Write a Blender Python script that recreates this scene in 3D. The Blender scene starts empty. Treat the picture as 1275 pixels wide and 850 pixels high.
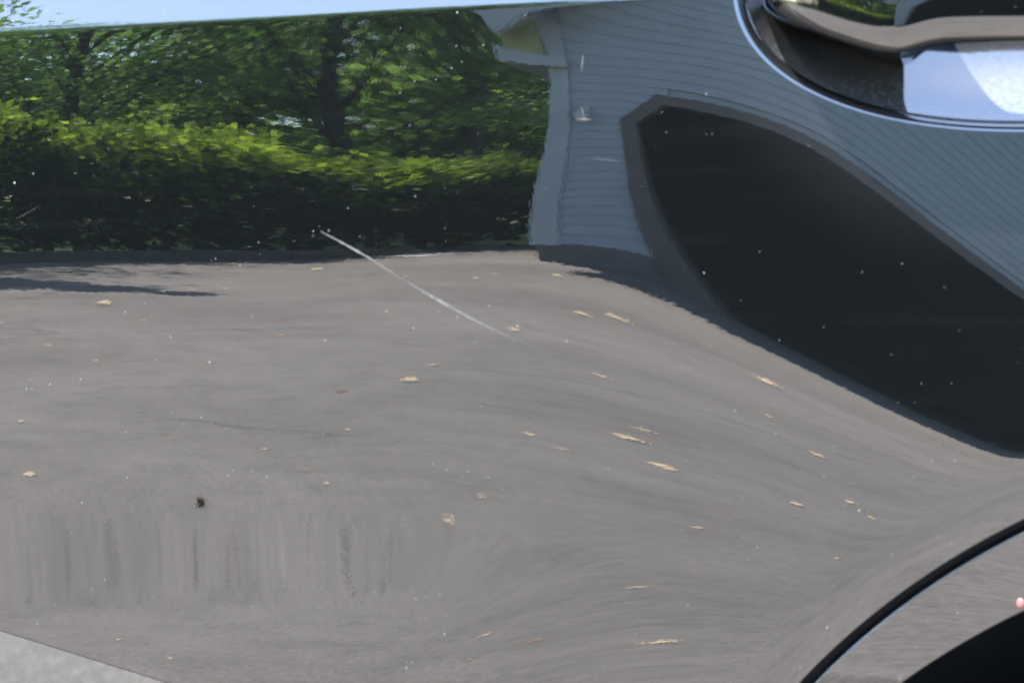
import bpy, bmesh, math, random
import numpy as np
from mathutils import Vector

random.seed(7)
rng = np.random.default_rng(11)
sc = bpy.context.scene
col = sc.collection
R = math.radians

# ------------------------------------------------------------------ camera
CAM = np.array([0.26, -0.82, 0.78])
YAW, PITCH, FOV = R(17.6), R(-0.9), R(28.0)
cd = bpy.data.cameras.new('camera')
cam = bpy.data.objects.new('camera', cd)
col.objects.link(cam)
cam.location = CAM
cam.rotation_euler = (R(90) + PITCH, 0, YAW)
cd.sensor_width = 36.0
cd.angle = FOV
cd.clip_start = 0.02
cd.clip_end = 2000
cd.dof.use_dof = True
cd.dof.focus_distance = 1.45
cd.dof.aperture_fstop = 25
sc.camera = cam

# ------------------------------------------------------------------ sky, sun, exposure
TO_SUN = Vector((-0.27, -0.36, 0.89)).normalized()
w = bpy.data.worlds.new('World')
sc.world = w
w.use_nodes = True
nt = w.node_tree
sky = nt.nodes.new('ShaderNodeTexSky')
sky.sky_type = 'NISHITA'
sky.sun_disc = False
sky.sun_elevation = math.asin(TO_SUN.z)
sky.sun_rotation = math.atan2(TO_SUN.x, TO_SUN.y)
sky.air_density = 1.0
sky.dust_density = 0.6
bg = nt.nodes['Background']
bg.inputs['Strength'].default_value = 0.13
nt.links.new(sky.outputs[0], bg.inputs['Color'])
sl = bpy.data.lights.new('sun', 'SUN')
sl.energy = 4.2
sl.angle = R(0.53)
sl.color = (1.0, 0.955, 0.89)
so = bpy.data.objects.new('sun', sl)
col.objects.link(so)
so.rotation_euler = (-TO_SUN).to_track_quat('-Z', 'Y').to_euler()
so.location = (-8, -8, 16)
vs = sc.view_settings
vs.view_transform = 'Standard'
vs.look = 'None'
vs.exposure = 4.6
vs.gamma = 1.0
vs.use_curve_mapping = False
sc.cycles.max_bounces = 8
sc.cycles.glossy_bounces = 5
sc.cycles.transparent_max_bounces = 12
sc.cycles.caustics_reflective = False
sc.cycles.caustics_refractive = False
sc.cycles.sample_clamp_indirect = 4.0

# ------------------------------------------------------------------ helpers
def tag(o, label=None, cat=None, group=None, kind=None):
    if label: o['label'] = label
    if cat: o['category'] = cat
    if group: o['group'] = group
    if kind: o['kind'] = kind
    return o

def empty(name, loc=(0, 0, 0), rz=0.0):
    o = bpy.data.objects.new(name, None)
    o.empty_display_size = 0.1
    col.objects.link(o)
    o.location = loc
    o.rotation_euler = (0, 0, rz)
    return o

def link_mesh(name, me, m, parent=None):
    o = bpy.data.objects.new(name, me)
    if m is not None and not me.materials: me.materials.append(m)
    col.objects.link(o)
    if parent is not None:
        o.parent = parent
        o.matrix_parent_inverse.identity()
    return o

def mesh_from(verts, faces, smooth=False, name='mesh'):
    me = bpy.data.meshes.new(name)
    me.from_pydata([tuple(map(float, v)) for v in verts], [], [tuple(map(int, f)) for f in faces])
    if smooth:
        me.polygons.foreach_set('use_smooth', np.ones(len(me.polygons), bool))
    me.update()
    return me

def fast_mesh(V, Q, name='mesh', smooth=False):
    """V (n,3), Q (m,k) all k-gons"""
    me = bpy.data.meshes.new(name)
    V = np.asarray(V, np.float32); Q = np.asarray(Q, np.int32)
    k = Q.shape[1]
    me.vertices.add(len(V)); me.vertices.foreach_set('co', V.ravel())
    me.loops.add(Q.size); me.loops.foreach_set('vertex_index', Q.ravel())
    me.polygons.add(len(Q))
    me.polygons.foreach_set('loop_start', np.arange(0, Q.size, k, dtype=np.int32))
    me.polygons.foreach_set('loop_total', np.full(len(Q), k, np.int32))
    me.polygons.foreach_set('use_smooth', np.full(len(Q), smooth, bool))
    me.update(); me.validate()
    return me

class MB:
    def __init__(self): self.v = []; self.f = []
    def box(self, a, b):
        (x0, y0, z0), (x1, y1, z1) = a, b
        n = len(self.v)
        self.v += [(x0,y0,z0),(x1,y0,z0),(x1,y1,z0),(x0,y1,z0),(x0,y0,z1),(x1,y0,z1),(x1,y1,z1),(x0,y1,z1)]
        self.f += [tuple(n+i for i in q) for q in ((0,3,2,1),(4,5,6,7),(0,1,5,4),(1,2,6,5),(2,3,7,6),(3,0,4,7))]
        return self
    def prism(self, poly, off):
        n = len(self.v); k = len(poly)
        self.v += [tuple(p) for p in poly] + [tuple(np.add(p, off)) for p in poly]
        self.f += [tuple(range(n, n+k)), tuple(range(n+2*k-1, n+k-1, -1))]
        self.f += [(n+i, n+(i+1) % k, n+k+(i+1) % k, n+k+i) for i in range(k)]
        return self
    def tube(self, pts, rad, seg=8):
        pts = [Vector(p) for p in pts]
        n0 = len(self.v)
        for i, p in enumerate(pts):
            t = (pts[min(i+1, len(pts)-1)] - pts[max(i-1, 0)]).normalized()
            a = t.orthogonal().normalized() if abs(t.z) > .9 else t.cross(Vector((0, 0, 1))).normalized()
            b = t.cross(a)
            for k in range(seg):
                an = 2*math.pi*k/seg
                self.v.append(tuple(p + (a*math.cos(an) + b*math.sin(an))*rad[i]))
        for i in range(len(pts)-1):
            for k in range(seg):
                self.f.append((n0+i*seg+k, n0+i*seg+(k+1) % seg, n0+(i+1)*seg+(k+1) % seg, n0+(i+1)*seg+k))
        self.f.append(tuple(n0+k for k in range(seg)))
        self.f.append(tuple(n0+(len(pts)-1)*seg+k for k in reversed(range(seg))))
        return self
    def build(self, name, m, parent=None, smooth=False):
        me = mesh_from(self.v, self.f, smooth)
        bm = bmesh.new(); bm.from_mesh(me); bmesh.ops.recalc_face_normals(bm, faces=bm.faces); bm.to_mesh(me); bm.free()
        return link_mesh(name, me, m, parent)

# ------------------------------------------------------------------ materials
def new_mat(name):
    m = bpy.data.materials.new(name); m.use_nodes = True
    return m, m.node_tree, m.node_tree.nodes['Principled BSDF']

def N(t, kind, **kw):
    n = t.nodes.new(kind)
    for k, v in kw.items():
        if k in n.inputs.keys(): n.inputs[k].default_value = v
        else: setattr(n, k, v)
    return n

def ramp(t, fac, stops):
    r = t.nodes.new('ShaderNodeValToRGB')
    el = r.color_ramp.elements
    while len(el) < len(stops): el.new(0.5)
    for e, (p, c) in zip(el, stops):
        e.position = p; e.color = (*c, 1) if len(c) == 3 else c
    t.links.new(fac, r.inputs[0])
    return r

def coords(t, out='Object'):
    return N(t, 'ShaderNodeTexCoord').outputs[out]

def noise_mat(name, stops, scale=5.0, rough=0.8, detail=6, bump=0.0, bscale=40.0, bdist=0.01, spec=0.3):
    m, t, b = new_mat(name)
    co = coords(t)
    n = N(t, 'ShaderNodeTexNoise', Scale=scale, Detail=detail)
    t.links.new(co, n.inputs['Vector'])
    r = ramp(t, n.outputs[0], stops)
    t.links.new(r.outputs[0], b.inputs['Base Color'])
    b.inputs['Roughness'].default_value = rough
    b.inputs['Specular IOR Level'].default_value = spec
    if bump:
        n2 = N(t, 'ShaderNodeTexNoise', Scale=bscale, Detail=5)
        t.links.new(co, n2.inputs['Vector'])
        bp = N(t, 'ShaderNodeBump', Strength=bump, Distance=bdist)
        t.links.new(n2.outputs[0], bp.inputs['Height'])
        t.links.new(bp.outputs[0], b.inputs['Normal'])
    return m

def paint_mat(name, dust=0.0, specks=True, peel=1.0, film=0.0):
    """black clear-coated car paint: orange peel, fine flake, specks of dust"""
    m, t, b = new_mat(name)
    L = t.links.new
    b.inputs['Base Color'].default_value = (0.0005, 0.00065, 0.0007, 1)
    b.inputs['Metallic'].default_value = 0.0
    b.inputs['Roughness'].default_value = 0.5
    b.inputs['Specular IOR Level'].default_value = 0.0
    b.inputs['Coat Weight'].default_value = 1.0
    b.inputs['Coat Roughness'].default_value = 0.0
    b.inputs['Coat IOR'].default_value = 1.62
    co = coords(t)
    n1 = N(t, 'ShaderNodeTexNoise', Scale=430.0, Detail=1.5)
    n2 = N(t, 'ShaderNodeTexNoise', Scale=60.0, Detail=1.0)
    L(co, n1.inputs['Vector']); L(co, n2.inputs['Vector'])
    b1 = N(t, 'ShaderNodeBump', Strength=1.0, Distance=0.0000024*peel)
    b2 = N(t, 'ShaderNodeBump', Strength=1.0, Distance=0.0000026*peel)
    L(n1.outputs[0], b1.inputs['Height']); L(n2.outputs[0], b2.inputs['Height'])
    L(b2.outputs[0], b1.inputs['Normal'])
    L(b1.outputs[0], b.inputs['Coat Normal'])
    out = t.nodes['Material Output']
    last = b.outputs[0]
    # metal flake under the coat: broad dim lobe
    g = N(t, 'ShaderNodeBsdfGlossy', Roughness=0.42)
    g.inputs['Color'].default_value = (0.0007, 0.0008, 0.0009, 1)
    add = N(t, 'ShaderNodeAddShader')
    L(last, add.inputs[0]); L(g.outputs[0], add.inputs[1])
    last = add.outputs[0]
    # dust
    d = N(t, 'ShaderNodeBsdfDiffuse')
    d.inputs['Color'].default_value = (0.17, 0.187, 0.20, 1)
    mix = N(t, 'ShaderNodeMixShader')
    v = N(t, 'ShaderNodeTexVoronoi', Scale=190.0, feature='F1')
    v2 = N(t, 'ShaderNodeTexVoronoi', Scale=430.0, feature='F1')
    cl = N(t, 'ShaderNodeTexNoise', Scale=9.0, Detail=2)
    for q in (v, v2, cl): L(co, q.inputs['Vector'])
    def speck(vo, keep, rmax):
        s = N(t, 'ShaderNodeSeparateColor'); L(vo.outputs['Color'], s.inputs[0])
        k = N(t, 'ShaderNodeMath', operation='GREATER_THAN'); k.inputs[1].default_value = keep
        L(s.outputs[0], k.inputs[0])
        rr = N(t, 'ShaderNodeMath', operation='MULTIPLY'); rr.inputs[1].default_value = rmax
        L(s.outputs[1], rr.inputs[0])
        lt = N(t, 'ShaderNodeMath', operation='LESS_THAN')
        L(vo.outputs['Distance'], lt.inputs[0]); L(rr.outputs[0], lt.inputs[1])
        mu = N(t, 'ShaderNodeMath', operation='MULTIPLY'); L(k.outputs[0], mu.inputs[0]); L(lt.outputs[0], mu.inputs[1])
        mm = N(t, 'ShaderNodeMath', operation='MULTIPLY'); L(mu.outputs[0], mm.inputs[0]); sq = N(t, 'ShaderNodeMath', operation='POWER'); sq.inputs[1].default_value = 2.2; L(s.outputs[2], sq.inputs[0]); L(sq.outputs[0], mm.inputs[1])
        return mm.outputs[0]
    a = speck(v, 0.45, 0.055)
    c = speck(v2, 0.70, 0.11)
    gate = N(t, 'ShaderNodeMapRange'); gate.inputs['From Min'].default_value = 0.42; gate.inputs['From Max'].default_value = 0.62
    L(cl.outputs[0], gate.inputs[0])
    cg = N(t, 'ShaderNodeMath', operation='MULTIPLY'); L(c, cg.inputs[0]); L(gate.outputs[0], cg.inputs[1])
    mx = N(t, 'ShaderNodeMath', operation='MAXIMUM'); L(a, mx.inputs[0]); L(cg.outputs[0], mx.inputs[1])
    fac = mx.outputs[0]
    if dust > 0:
        nz = N(t, 'ShaderNodeTexNoise', Scale=700.0, Detail=3); L(co, nz.inputs['Vector'])
        mr = N(t, 'ShaderNodeMapRange'); mr.inputs['From Min'].default_value = 0.3; mr.inputs['From Max'].default_value = 0.75
        mr.inputs['To Min'].default_value = dust*0.4; mr.inputs['To Max'].default_value = dust*1.6
        L(nz.outputs[0], mr.inputs[0])
        # dust settles on what faces up
        ge = N(t, 'ShaderNodeNewGeometry'); sp = N(t, 'ShaderNodeSeparateXYZ'); L(ge.outputs['Normal'], sp.inputs[0])
        up_ = N(t, 'ShaderNodeMapRange', interpolation_type='SMOOTHSTEP'); up_.inputs['From Min'].default_value = .12; up_.inputs['From Max'].default_value = .75
        L(sp.outputs[2], up_.inputs[0])
        mq = N(t, 'ShaderNodeMath', operation='MULTIPLY'); L(mr.outputs[0], mq.inputs[0]); L(up_.outputs[0], mq.inputs[1]); mr = mq
        m2 = N(t, 'ShaderNodeMath', operation='MAXIMUM'); L(fac, m2.inputs[0]); L(mr.outputs[0], m2.inputs[1])
        fac = m2.outputs[0]
    if film > 0:
        # dust film shaped as sun haze round the handle, so its shadow shows
        vm = N(t, 'ShaderNodeVectorMath', operation='DISTANCE'); vm.inputs[1].default_value = (0.185, 0.0, 0.902)
        L(co, vm.inputs[0])
        fr = N(t, 'ShaderNodeMapRange', interpolation_type='SMOOTHSTEP'); fr.inputs['From Min'].default_value = 0.112; fr.inputs['From Max'].default_value = 0.055
        fr.inputs['To Min'].default_value = film*.03; fr.inputs['To Max'].default_value = film
        L(vm.outputs['Value'], fr.inputs[0])
        fn = N(t, 'ShaderNodeTexNoise', Scale=30.0, Detail=4); L(co, fn.inputs['Vector'])
        fm = N(t, 'ShaderNodeMath', operation='MULTIPLY_ADD'); fm.inputs[1].default_value = .6; fm.inputs[2].default_value = .7
        L(fn.outputs[0], fm.inputs[0])
        ff = N(t, 'ShaderNodeMath', operation='MULTIPLY'); L(fm.outputs[0], ff.inputs[0]); L(fr.outputs[0], ff.inputs[1])
        # faint wiping marks
        mp = N(t, 'ShaderNodeMapping'); mp.inputs['Scale'].default_value = (9, 1, 170); mp.inputs['Rotation'].default_value = (0, .25, 0); L(co, mp.inputs['Vector'])
        wn = N(t, 'ShaderNodeTexNoise', Scale=1.0, Detail=5); L(mp.outputs[0], wn.inputs['Vector'])
        wr = N(t, 'ShaderNodeMapRange'); wr.inputs['From Min'].default_value = .54; wr.inputs['From Max'].default_value = .75; wr.inputs['To Max'].default_value = .002
        L(wn.outputs[0], wr.inputs[0])
        wa = N(t, 'ShaderNodeMath', operation='ADD'); L(ff.outputs[0], wa.inputs[0]); L(wr.outputs[0], wa.inputs[1])
        m3 = N(t, 'ShaderNodeMath', operation='MAXIMUM'); L(fac, m3.inputs[0]); L(wa.outputs[0], m3.inputs[1])
        fac = m3.outputs[0]
    if specks:
        L(fac, mix.inputs[0]); L(last, mix.inputs[1]); L(d.outputs[0], mix.inputs[2])
        last = mix.outputs[0]
    L(last, out.inputs['Surface'])
    return m

def leaf_mat(name, stops, trans=0.35):
    m, t, b = new_mat(name)
    L = t.links.new
    at = N(t, 'ShaderNodeAttribute', attribute_name='tone')
    r = ramp(t, at.outputs['Fac'], stops)
    L(r.outputs[0], b.inputs['Base Color'])
    b.inputs['Roughness'].default_value = 0.55
    b.inputs['Specular IOR Level'].default_value = 0.25
    tr = N(t, 'ShaderNodeBsdfTranslucent')
    hs = N(t, 'ShaderNodeHueSaturation', Saturation=1.1, Value=1.5)
    L(r.outputs[0], hs.inputs['Color']); L(hs.outputs[0], tr.inputs[0])
    mx = N(t, 'ShaderNodeMixShader'); mx.inputs[0].default_value = trans
    L(b.outputs[0], mx.inputs[1]); L(tr.outputs[0], mx.inputs[2])
    L(mx.outputs[0], t.nodes['Material Output'].inputs['Surface'])
    return m

M = {}
M['paint'] = paint_mat('black_paint', film=0.010)
M['cup_paint'] = paint_mat('black_paint_dusty', dust=0.10)
M['handle_paint'] = paint_mat('black_paint_handle', peel=0.3)
M['gap'] = noise_mat('rubber_seal', [(0, (.004,)*3), (1, (.009,)*3)], 200, 0.9)
M['liner'] = noise_mat('wheel_liner', [(0, (.006,)*3), (1, (.016, .015, .014))], 60, 0.9, bump=0.5, bscale=90, bdist=.003)
M['tyre'] = noise_mat('tyre_rubber', [(0, (.008,)*3), (1, (.02,)*3)], 80, 0.75, bump=.3, bscale=200, bdist=.002)
M['rim'] = noise_mat('alloy', [(0, (.25,)*3), (1, (.4,)*3)], 30, 0.3)
M['rim'].node_tree.nodes['Principled BSDF'].inputs['Metallic'].default_value = 1.0
M['cladding'] = noise_mat('dusty_sill_plastic', [(.25, (.0115, .0112, .0109)), (.5, (.0135, .0131, .0127)), (.8, (.0165, .016, .0155))], 220, 0.7, detail=8, spec=0.0, bump=0.35, bscale=900, bdist=.0006)
def scratch_mat():
    m, t, b = new_mat('scraped_clearcoat')
    b.inputs['Base Color'].default_value = (.038, .038, .039, 1); b.inputs['Roughness'].default_value = .7
    b.inputs['Specular IOR Level'].default_value = 0
    at = N(t, 'ShaderNodeAttribute', attribute_name='cut')
    t.links.new(at.outputs['Fac'], b.inputs['Alpha'])
    return m
M['scratch'] = scratch_mat()
M['glass'] = noise_mat('tinted_glass', [(0, (.003,)*3), (1, (.004,)*3)], 5, 0.02, spec=.6)

def asphalt():
    m, t, b = new_mat('asphalt')
    L = t.links.new
    co = coords(t)
    n1 = N(t, 'ShaderNodeTexNoise', Scale=0.55, Detail=6, Roughness=.62)
    n2 = N(t, 'ShaderNodeTexNoise', Scale=9.0, Detail=6, Roughness=.7)
    n3 = N(t, 'ShaderNodeTexNoise', Scale=160.0, Detail=3)
    for n in (n1, n2, n3): L(co, n.inputs['Vector'])
    r1 = ramp(t, n1.outputs[0], [(.28, (.096, .088, .0815)), (.5, (.128, .1175, .109)), (.72, (.160, .147, .137))])
    r2 = ramp(t, n2.outputs[0], [(.3, (.82,)*3), (.5, (1.0,)*3), (.72, (1.10, 1.10, 1.09))])
    r3 = ramp(t, n3.outputs[0], [(.3, (.85,)*3), (.55, (1.0,)*3), (.8, (1.16,)*3)])
    mu = N(t, 'ShaderNodeMix', data_type='RGBA', blend_type='MULTIPLY'); mu.inputs[0].default_value = 1
    L(r1.outputs[0], mu.inputs[6]); L(r2.outputs[0], mu.inputs[7])
    mu2 = N(t, 'ShaderNodeMix', data_type='RGBA', blend_type='MULTIPLY'); mu2.inputs[0].default_value = 1
    L(mu.outputs[2], mu2.inputs[6]); L(r3.outputs[0], mu2.inputs[7])
    n4 = N(t, 'ShaderNodeTexNoise', Scale=85.0, Detail=2, Roughness=.5); L(co, n4.inputs['Vector'])
    r4 = ramp(t, n4.outputs[0], [(.34, (.87,)*3), (.5, (1.0,)*3), (.68, (1.10, 1.095, 1.09))])
    mu4 = N(t, 'ShaderNodeMix', data_type='RGBA', blend_type='MULTIPLY'); mu4.inputs[0].default_value = 1
    L(mu2.outputs[2], mu4.inputs[6]); L(r4.outputs[0], mu4.inputs[7]); mu2 = mu4
    # hairline cracks
    wv = N(t, 'ShaderNodeTexNoise', Scale=1.6, Detail=5); L(co, wv.inputs['Vector'])
    va = N(t, 'ShaderNodeVectorMath', operation='MULTIPLY_ADD'); va.inputs[1].default_value = (.5, .5, 0)
    L(wv.outputs['Color'], va.inputs[0]); L(co, va.inputs[2])
    vo = N(t, 'ShaderNodeTexVoronoi', Scale=.55, feature='DISTANCE_TO_EDGE'); L(va.outputs[0], vo.inputs['Vector'])
    cr = ramp(t, vo.outputs['Distance'], [(0, (.62,)*3), (.003, (.72,)*3), (.007, (1,)*3)])
    gt = N(t, 'ShaderNodeTexNoise', Scale=.8, Detail=2); L(co, gt.inputs['Vector'])
    gr = ramp(t, gt.outputs[0], [(.47, (0,)*3), (.58, (1,)*3)])
    mu3 = N(t, 'ShaderNodeMix', data_type='RGBA', blend_type='MULTIPLY')
    L(gr.outputs[0], mu3.inputs[0]); L(mu2.outputs[2], mu3.inputs[6]); L(cr.outputs[0], mu3.inputs[7])
    L(mu3.outputs[2], b.inputs['Base Color'])
    b.inputs['Roughness'].default_value = .9
    b.inputs['Specular IOR Level'].default_value = .15
    bp = N(t, 'ShaderNodeBump', Strength=.5, Distance=.004); L(n3.outputs[0], bp.inputs['Height']); L(bp.outputs[0], b.inputs['Normal'])
    return m
M['asphalt'] = asphalt()
M['soil'] = noise_mat('soil_and_grass', [(.3, (.03, .035, .012)), (.5, (.05, .07, .018)), (.7, (.09, .10, .035))], 3, .95)
M['kerb'] = noise_mat('kerb_stone', [(.3, (.045, .045, .043)), (.7, (.08, .078, .074))], 12, .9)
M['path'] = noise_mat('concrete_path', [(.3, (.36, .34, .31)), (.7, (.46, .44, .40))], 6, .9)
M['siding'] = noise_mat('siding_paint', [(.3, (.262, .308, .335)), (.7, (.296, .342, .37))], 4, .6)
M['trimboard'] = noise_mat('trim_paint', [(.3, (.31, .35, .37)), (.7, (.34, .38, .40))], 5, .6)
M['gtrim'] = noise_mat('garage_trim_paint', [(.3, (.082, .076, .070)), (.7, (.105, .098, .09))], 5, .6)
M['found'] = noise_mat('foundation_concrete', [(.3, (.09, .09, .09)), (.7, (.14, .14, .135))], 8, .9)
M['olive'] = noise_mat('olive_soffit', [(.3, (.26, .27, .12)), (.7, (.33, .34, .16))], 6, .7)
M['roof'] = noise_mat('roof_shingle', [(.3, (.05, .05, .05)), (.7, (.09, .09, .085))], 14, .95)
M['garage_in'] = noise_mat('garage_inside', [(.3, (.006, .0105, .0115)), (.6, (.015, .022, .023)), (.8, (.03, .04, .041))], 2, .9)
M['lampmetal'] = noise_mat('lamp_metal', [(0, (.3,)*3), (1, (.45,)*3)], 20, .35)
M['lampglass'] = noise_mat('lamp_glass', [(0, (.8,)*3), (1, (.9,)*3)], 20, .15)
M['bark'] = noise_mat('bark', [(.3, (.022, .019, .016)), (.7, (.06, .052, .045))], 14, .95, bump=.6, bscale=25, bdist=.02)
M['bark_grey'] = noise_mat('bark_grey', [(.3, (.06, .057, .055)), (.7, (.13, .125, .12))], 14, .95, bump=.6, bscale=25, bdist=.02)
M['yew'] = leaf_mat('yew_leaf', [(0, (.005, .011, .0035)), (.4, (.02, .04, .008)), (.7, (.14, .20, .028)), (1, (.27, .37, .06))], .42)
M['leaf'] = leaf_mat('tree_leaf', [(0, (.022, .048, .014)), (.5, (.088, .158, .040)), (1, (.20, .31, .085))], .55)
M['dry'] = noise_mat('dry_leaf', [(.2, (.42, .28, .15)), (.5, (.55, .40, .24)), (.8, (.66, .53, .36))], 30, .8)
M['dry2'] = noise_mat('dry_leaf_brown', [(.2, (.08, .05, .03)), (.8, (.20, .12, .07))], 30, .8)
M['dry3'] = noise_mat('dry_leaf_rust', [(.2, (.32, .15, .07)), (.8, (.45, .24, .12))], 30, .8)
M['twig'] = noise_mat('twig_wood', [(.2, (.17, .145, .13)), (.8, (.25, .22, .2))], 60, .8)
M['pink'] = noise_mat('pink_spot', [(0, (.05, .012, .012)), (1, (.09, .03, .028))], 300, .6)
M['grit_dark'] = noise_mat('grit_dark', [(.3, (.098, .0905, .0845)), (.7, (.114, .105, .098))], 90, .9)
M['grit_light'] = noise_mat('grit_light', [(.3, (.143, .133, .124)), (.7, (.165, .154, .144))], 90, .9)
M['grit_black'] = noise_mat('grit_black', [(.3, (.07, .065, .06)), (.7, (.085, .079, .074))], 90, .9)

# ------------------------------------------------------------------ setting: ground
def sheet(name, poly, z, m, label=None):
    me = mesh_from([(x, y, z) for x, y in poly], [tuple(range(len(poly)))])
    o = link_mesh(name, me, m)
    tag(o, kind='structure')
    return o
HA = np.array([-5.504, -8.549]); HB = np.array([-4.237, -13.70])   # driveway edge on the hedge side
HD = (HB-HA)/np.linalg.norm(HB-HA); HN = np.array([-HD[1], HD[0]])   # HN points to the car
if HN[0] < 0: HN = -HN
def hl(s, off=0.0):      # s metres along the edge from HA, off metres towards the car
    return HA + HD*s + HN*off
sheet('ground', [(-600, -600), (600, -600), (600, 600), (-600, 600)], -0.008, M['soil'])
a0, a1 = hl(-13, -1.0), hl(6.6, -1.0)
sheet('driveway', [tuple(a0), tuple(a1), (-2.6, -14.4), (9, -14.4), (9, 8), (-9, 8)], 0.0, M['asphalt'])
p = [hl(4.2, -.45), hl(5.0, -.45), hl(4.95, .0), hl(4.1, .0)]
sheet('path', [tuple(q) for q in p], 0.004, M['path'])

kb = MB()
for k in range(13):      # kerb stones along the hedge
    s0, s1 = -6.0+k*.95, -6.0+k*.95+.93
    q = [hl(s0, -.62), hl(s1, -.62), hl(s1, -.47), hl(s0, -.47)]
    zt = .14 + .008*math.sin(k*2.3)
    if s0 > 4.0: continue
    mb = MB().prism([(x, y, 0.0) for x, y in q], (0, 0, zt))
    if k == 0:
        kerb = empty('kerb', (0, 0, 0)); tag(kerb, kind='structure')
    mb.build('kerb_stone', M['kerb'], kerb)

# ------------------------------------------------------------------ house
WY = -12.0
XC, GX0 = -3.588, -2.945
GZ, GT = 2.445, 0.155            # opening height, trim width
GI0, GI1 = GX0+GT, 0.85         # opening
GX1 = GI1+GT
XR, EAVE, SL = 5.3, 3.36, 0.70
RX = (XC+XR)/2
def gable(x): return EAVE + SL*(min(x-XC, XR-x))
house = empty('house', (RX, WY, 0))
tag(house, 'blue-grey clapboard house gable with an open dark garage, mirrored in the door', 'house')
def hp(mb, name, m, parent=house):
    mb.v = [(x-RX, y-WY, z) for x, y, z in mb.v]
    return mb.build(name, m, parent)
wall = hp(MB().prism([(XC+.02, WY-.02, 0.2), (GX0+.03, WY-.02, .2), (GX0+.03, WY-.02, GZ+.1), (GX1-.03, WY-.02, GZ+.1), (GX1-.03, WY-.02, .2), (XR-.02, WY-.02, .2),
                      (XR-.02, WY-.02, EAVE), (RX, WY-.02, gable(RX)-.02), (XC+.02, WY-.02, EAVE)], (0, -.12, 0)), 'wall', M['siding'])
CH = .36                         # chamfered top corners of the opening
EXPO = 0.132
z = 0.20; CB = 0.17
while z < gable(RX)-.1:
    zt = z+EXPO
    zin = (z+zt)/2
    xl = XC+CB+.002; xr = XR-CB-.002
    if zin > EAVE:
        xl = max(xl, XC+(zt-EAVE)/SL+.01); xr = min(xr, XR-(zt-EAVE)/SL-.01)
    k_ = max(0.0, (zt-(GZ-CH+.06))/(GT+CH-.06))*(GI0+CH-.06-GX0)
    spans = [(xl, xr)] if z > GZ+GT-.02 else [(xl, GX0+.03+k_), (GX1-.03-k_, xr)]
    for u, v in spans:
        if v-u < .06: continue
        # joints every ~3.6 m
        cuts = [u]
        c = u + 2.2 + 1.6*((int(z/EXPO)*0.37) % 1)
        while c < v-.5: cuts.append(c); c += 3.6
        cuts.append(v)
        for q0, q1 in zip(cuts[:-1], cuts[1:]):
            pf = [(q0+.001, WY+.017, z), (q0+.001, WY+.006, zt+.004), (q0+.001, WY-.018, zt+.004), (q0+.001, WY-.018, z)]
            hp(MB().prism(pf, (q1-q0-.002, 0, 0)), 'siding_board', M['siding'], wall)
    z = zt
for x0 in (XC, XR-CB):
    hp(MB().box((x0, WY-.14, .19), (x0+CB, WY+.04, EAVE-.02)), 'corner_board', M['trimboard'])
for u, v in ((XC+.03, GX0+.03), (GX1-.03, XR-.03)):
    hp(MB().box((u, WY-.3, -.004), (v, WY+.012, .20)), 'foundation', M['found'])
def trim_piece(a, b, c, d, name='door_trim'):
    hp(MB().prism([(q[0], WY-.14, q[1]) for q in (a, b, c, d)], (0, .185, 0)), name, M['gtrim'])
trim_piece((GX0, .0), (GI0, .0), (GI0, GZ-CH), (GX0, GZ-CH+.06))
trim_piece((GX0, GZ-CH+.062), (GI0, GZ-CH+.002), (GI0+CH, GZ-.002), (GI0+CH-.06, GZ+GT))
trim_piece((GI0+CH-.058, GZ+GT), (GI0+CH+.002, GZ), (GI1-CH-.002, GZ), (GI1-CH+.058, GZ+GT))
trim_piece((GI1-CH, GZ-.002), (GI1, GZ-CH+.002), (GX1, GZ-CH+.062), (GI1-CH+.06, GZ+GT))
trim_piece((GI1, 0), (GX1, 0), (GX1, GZ-CH+.06), (GI1, GZ-CH))
# filler above the chamfers so no sky shows
hp(MB().prism([(GX0+.01, WY-.16, GZ-CH), (GX0+.01, WY-.16, GZ+.3), (GI0+CH+.1, WY-.16, GZ+.3), (GI0+CH+.02, WY-.16, GZ+.02), (GI0-.02, WY-.16, GZ-CH)], (0, -.05, 0)), 'door_header', M['gtrim'])
# garage room
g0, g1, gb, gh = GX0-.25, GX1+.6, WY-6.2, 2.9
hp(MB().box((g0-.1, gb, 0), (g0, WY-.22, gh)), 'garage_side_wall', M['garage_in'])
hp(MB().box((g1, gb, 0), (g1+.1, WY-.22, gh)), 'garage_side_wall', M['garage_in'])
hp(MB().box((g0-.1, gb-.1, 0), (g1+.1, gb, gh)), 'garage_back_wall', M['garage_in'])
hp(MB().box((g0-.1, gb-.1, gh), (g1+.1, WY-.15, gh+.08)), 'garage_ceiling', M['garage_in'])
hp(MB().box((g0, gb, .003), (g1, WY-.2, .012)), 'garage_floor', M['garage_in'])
sh = hp(MB().box((g0+.05, gb+.02, 1.45), (g1-.3, gb+.45, 1.49)), 'garage_shelf', M['garage_in'])
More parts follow.
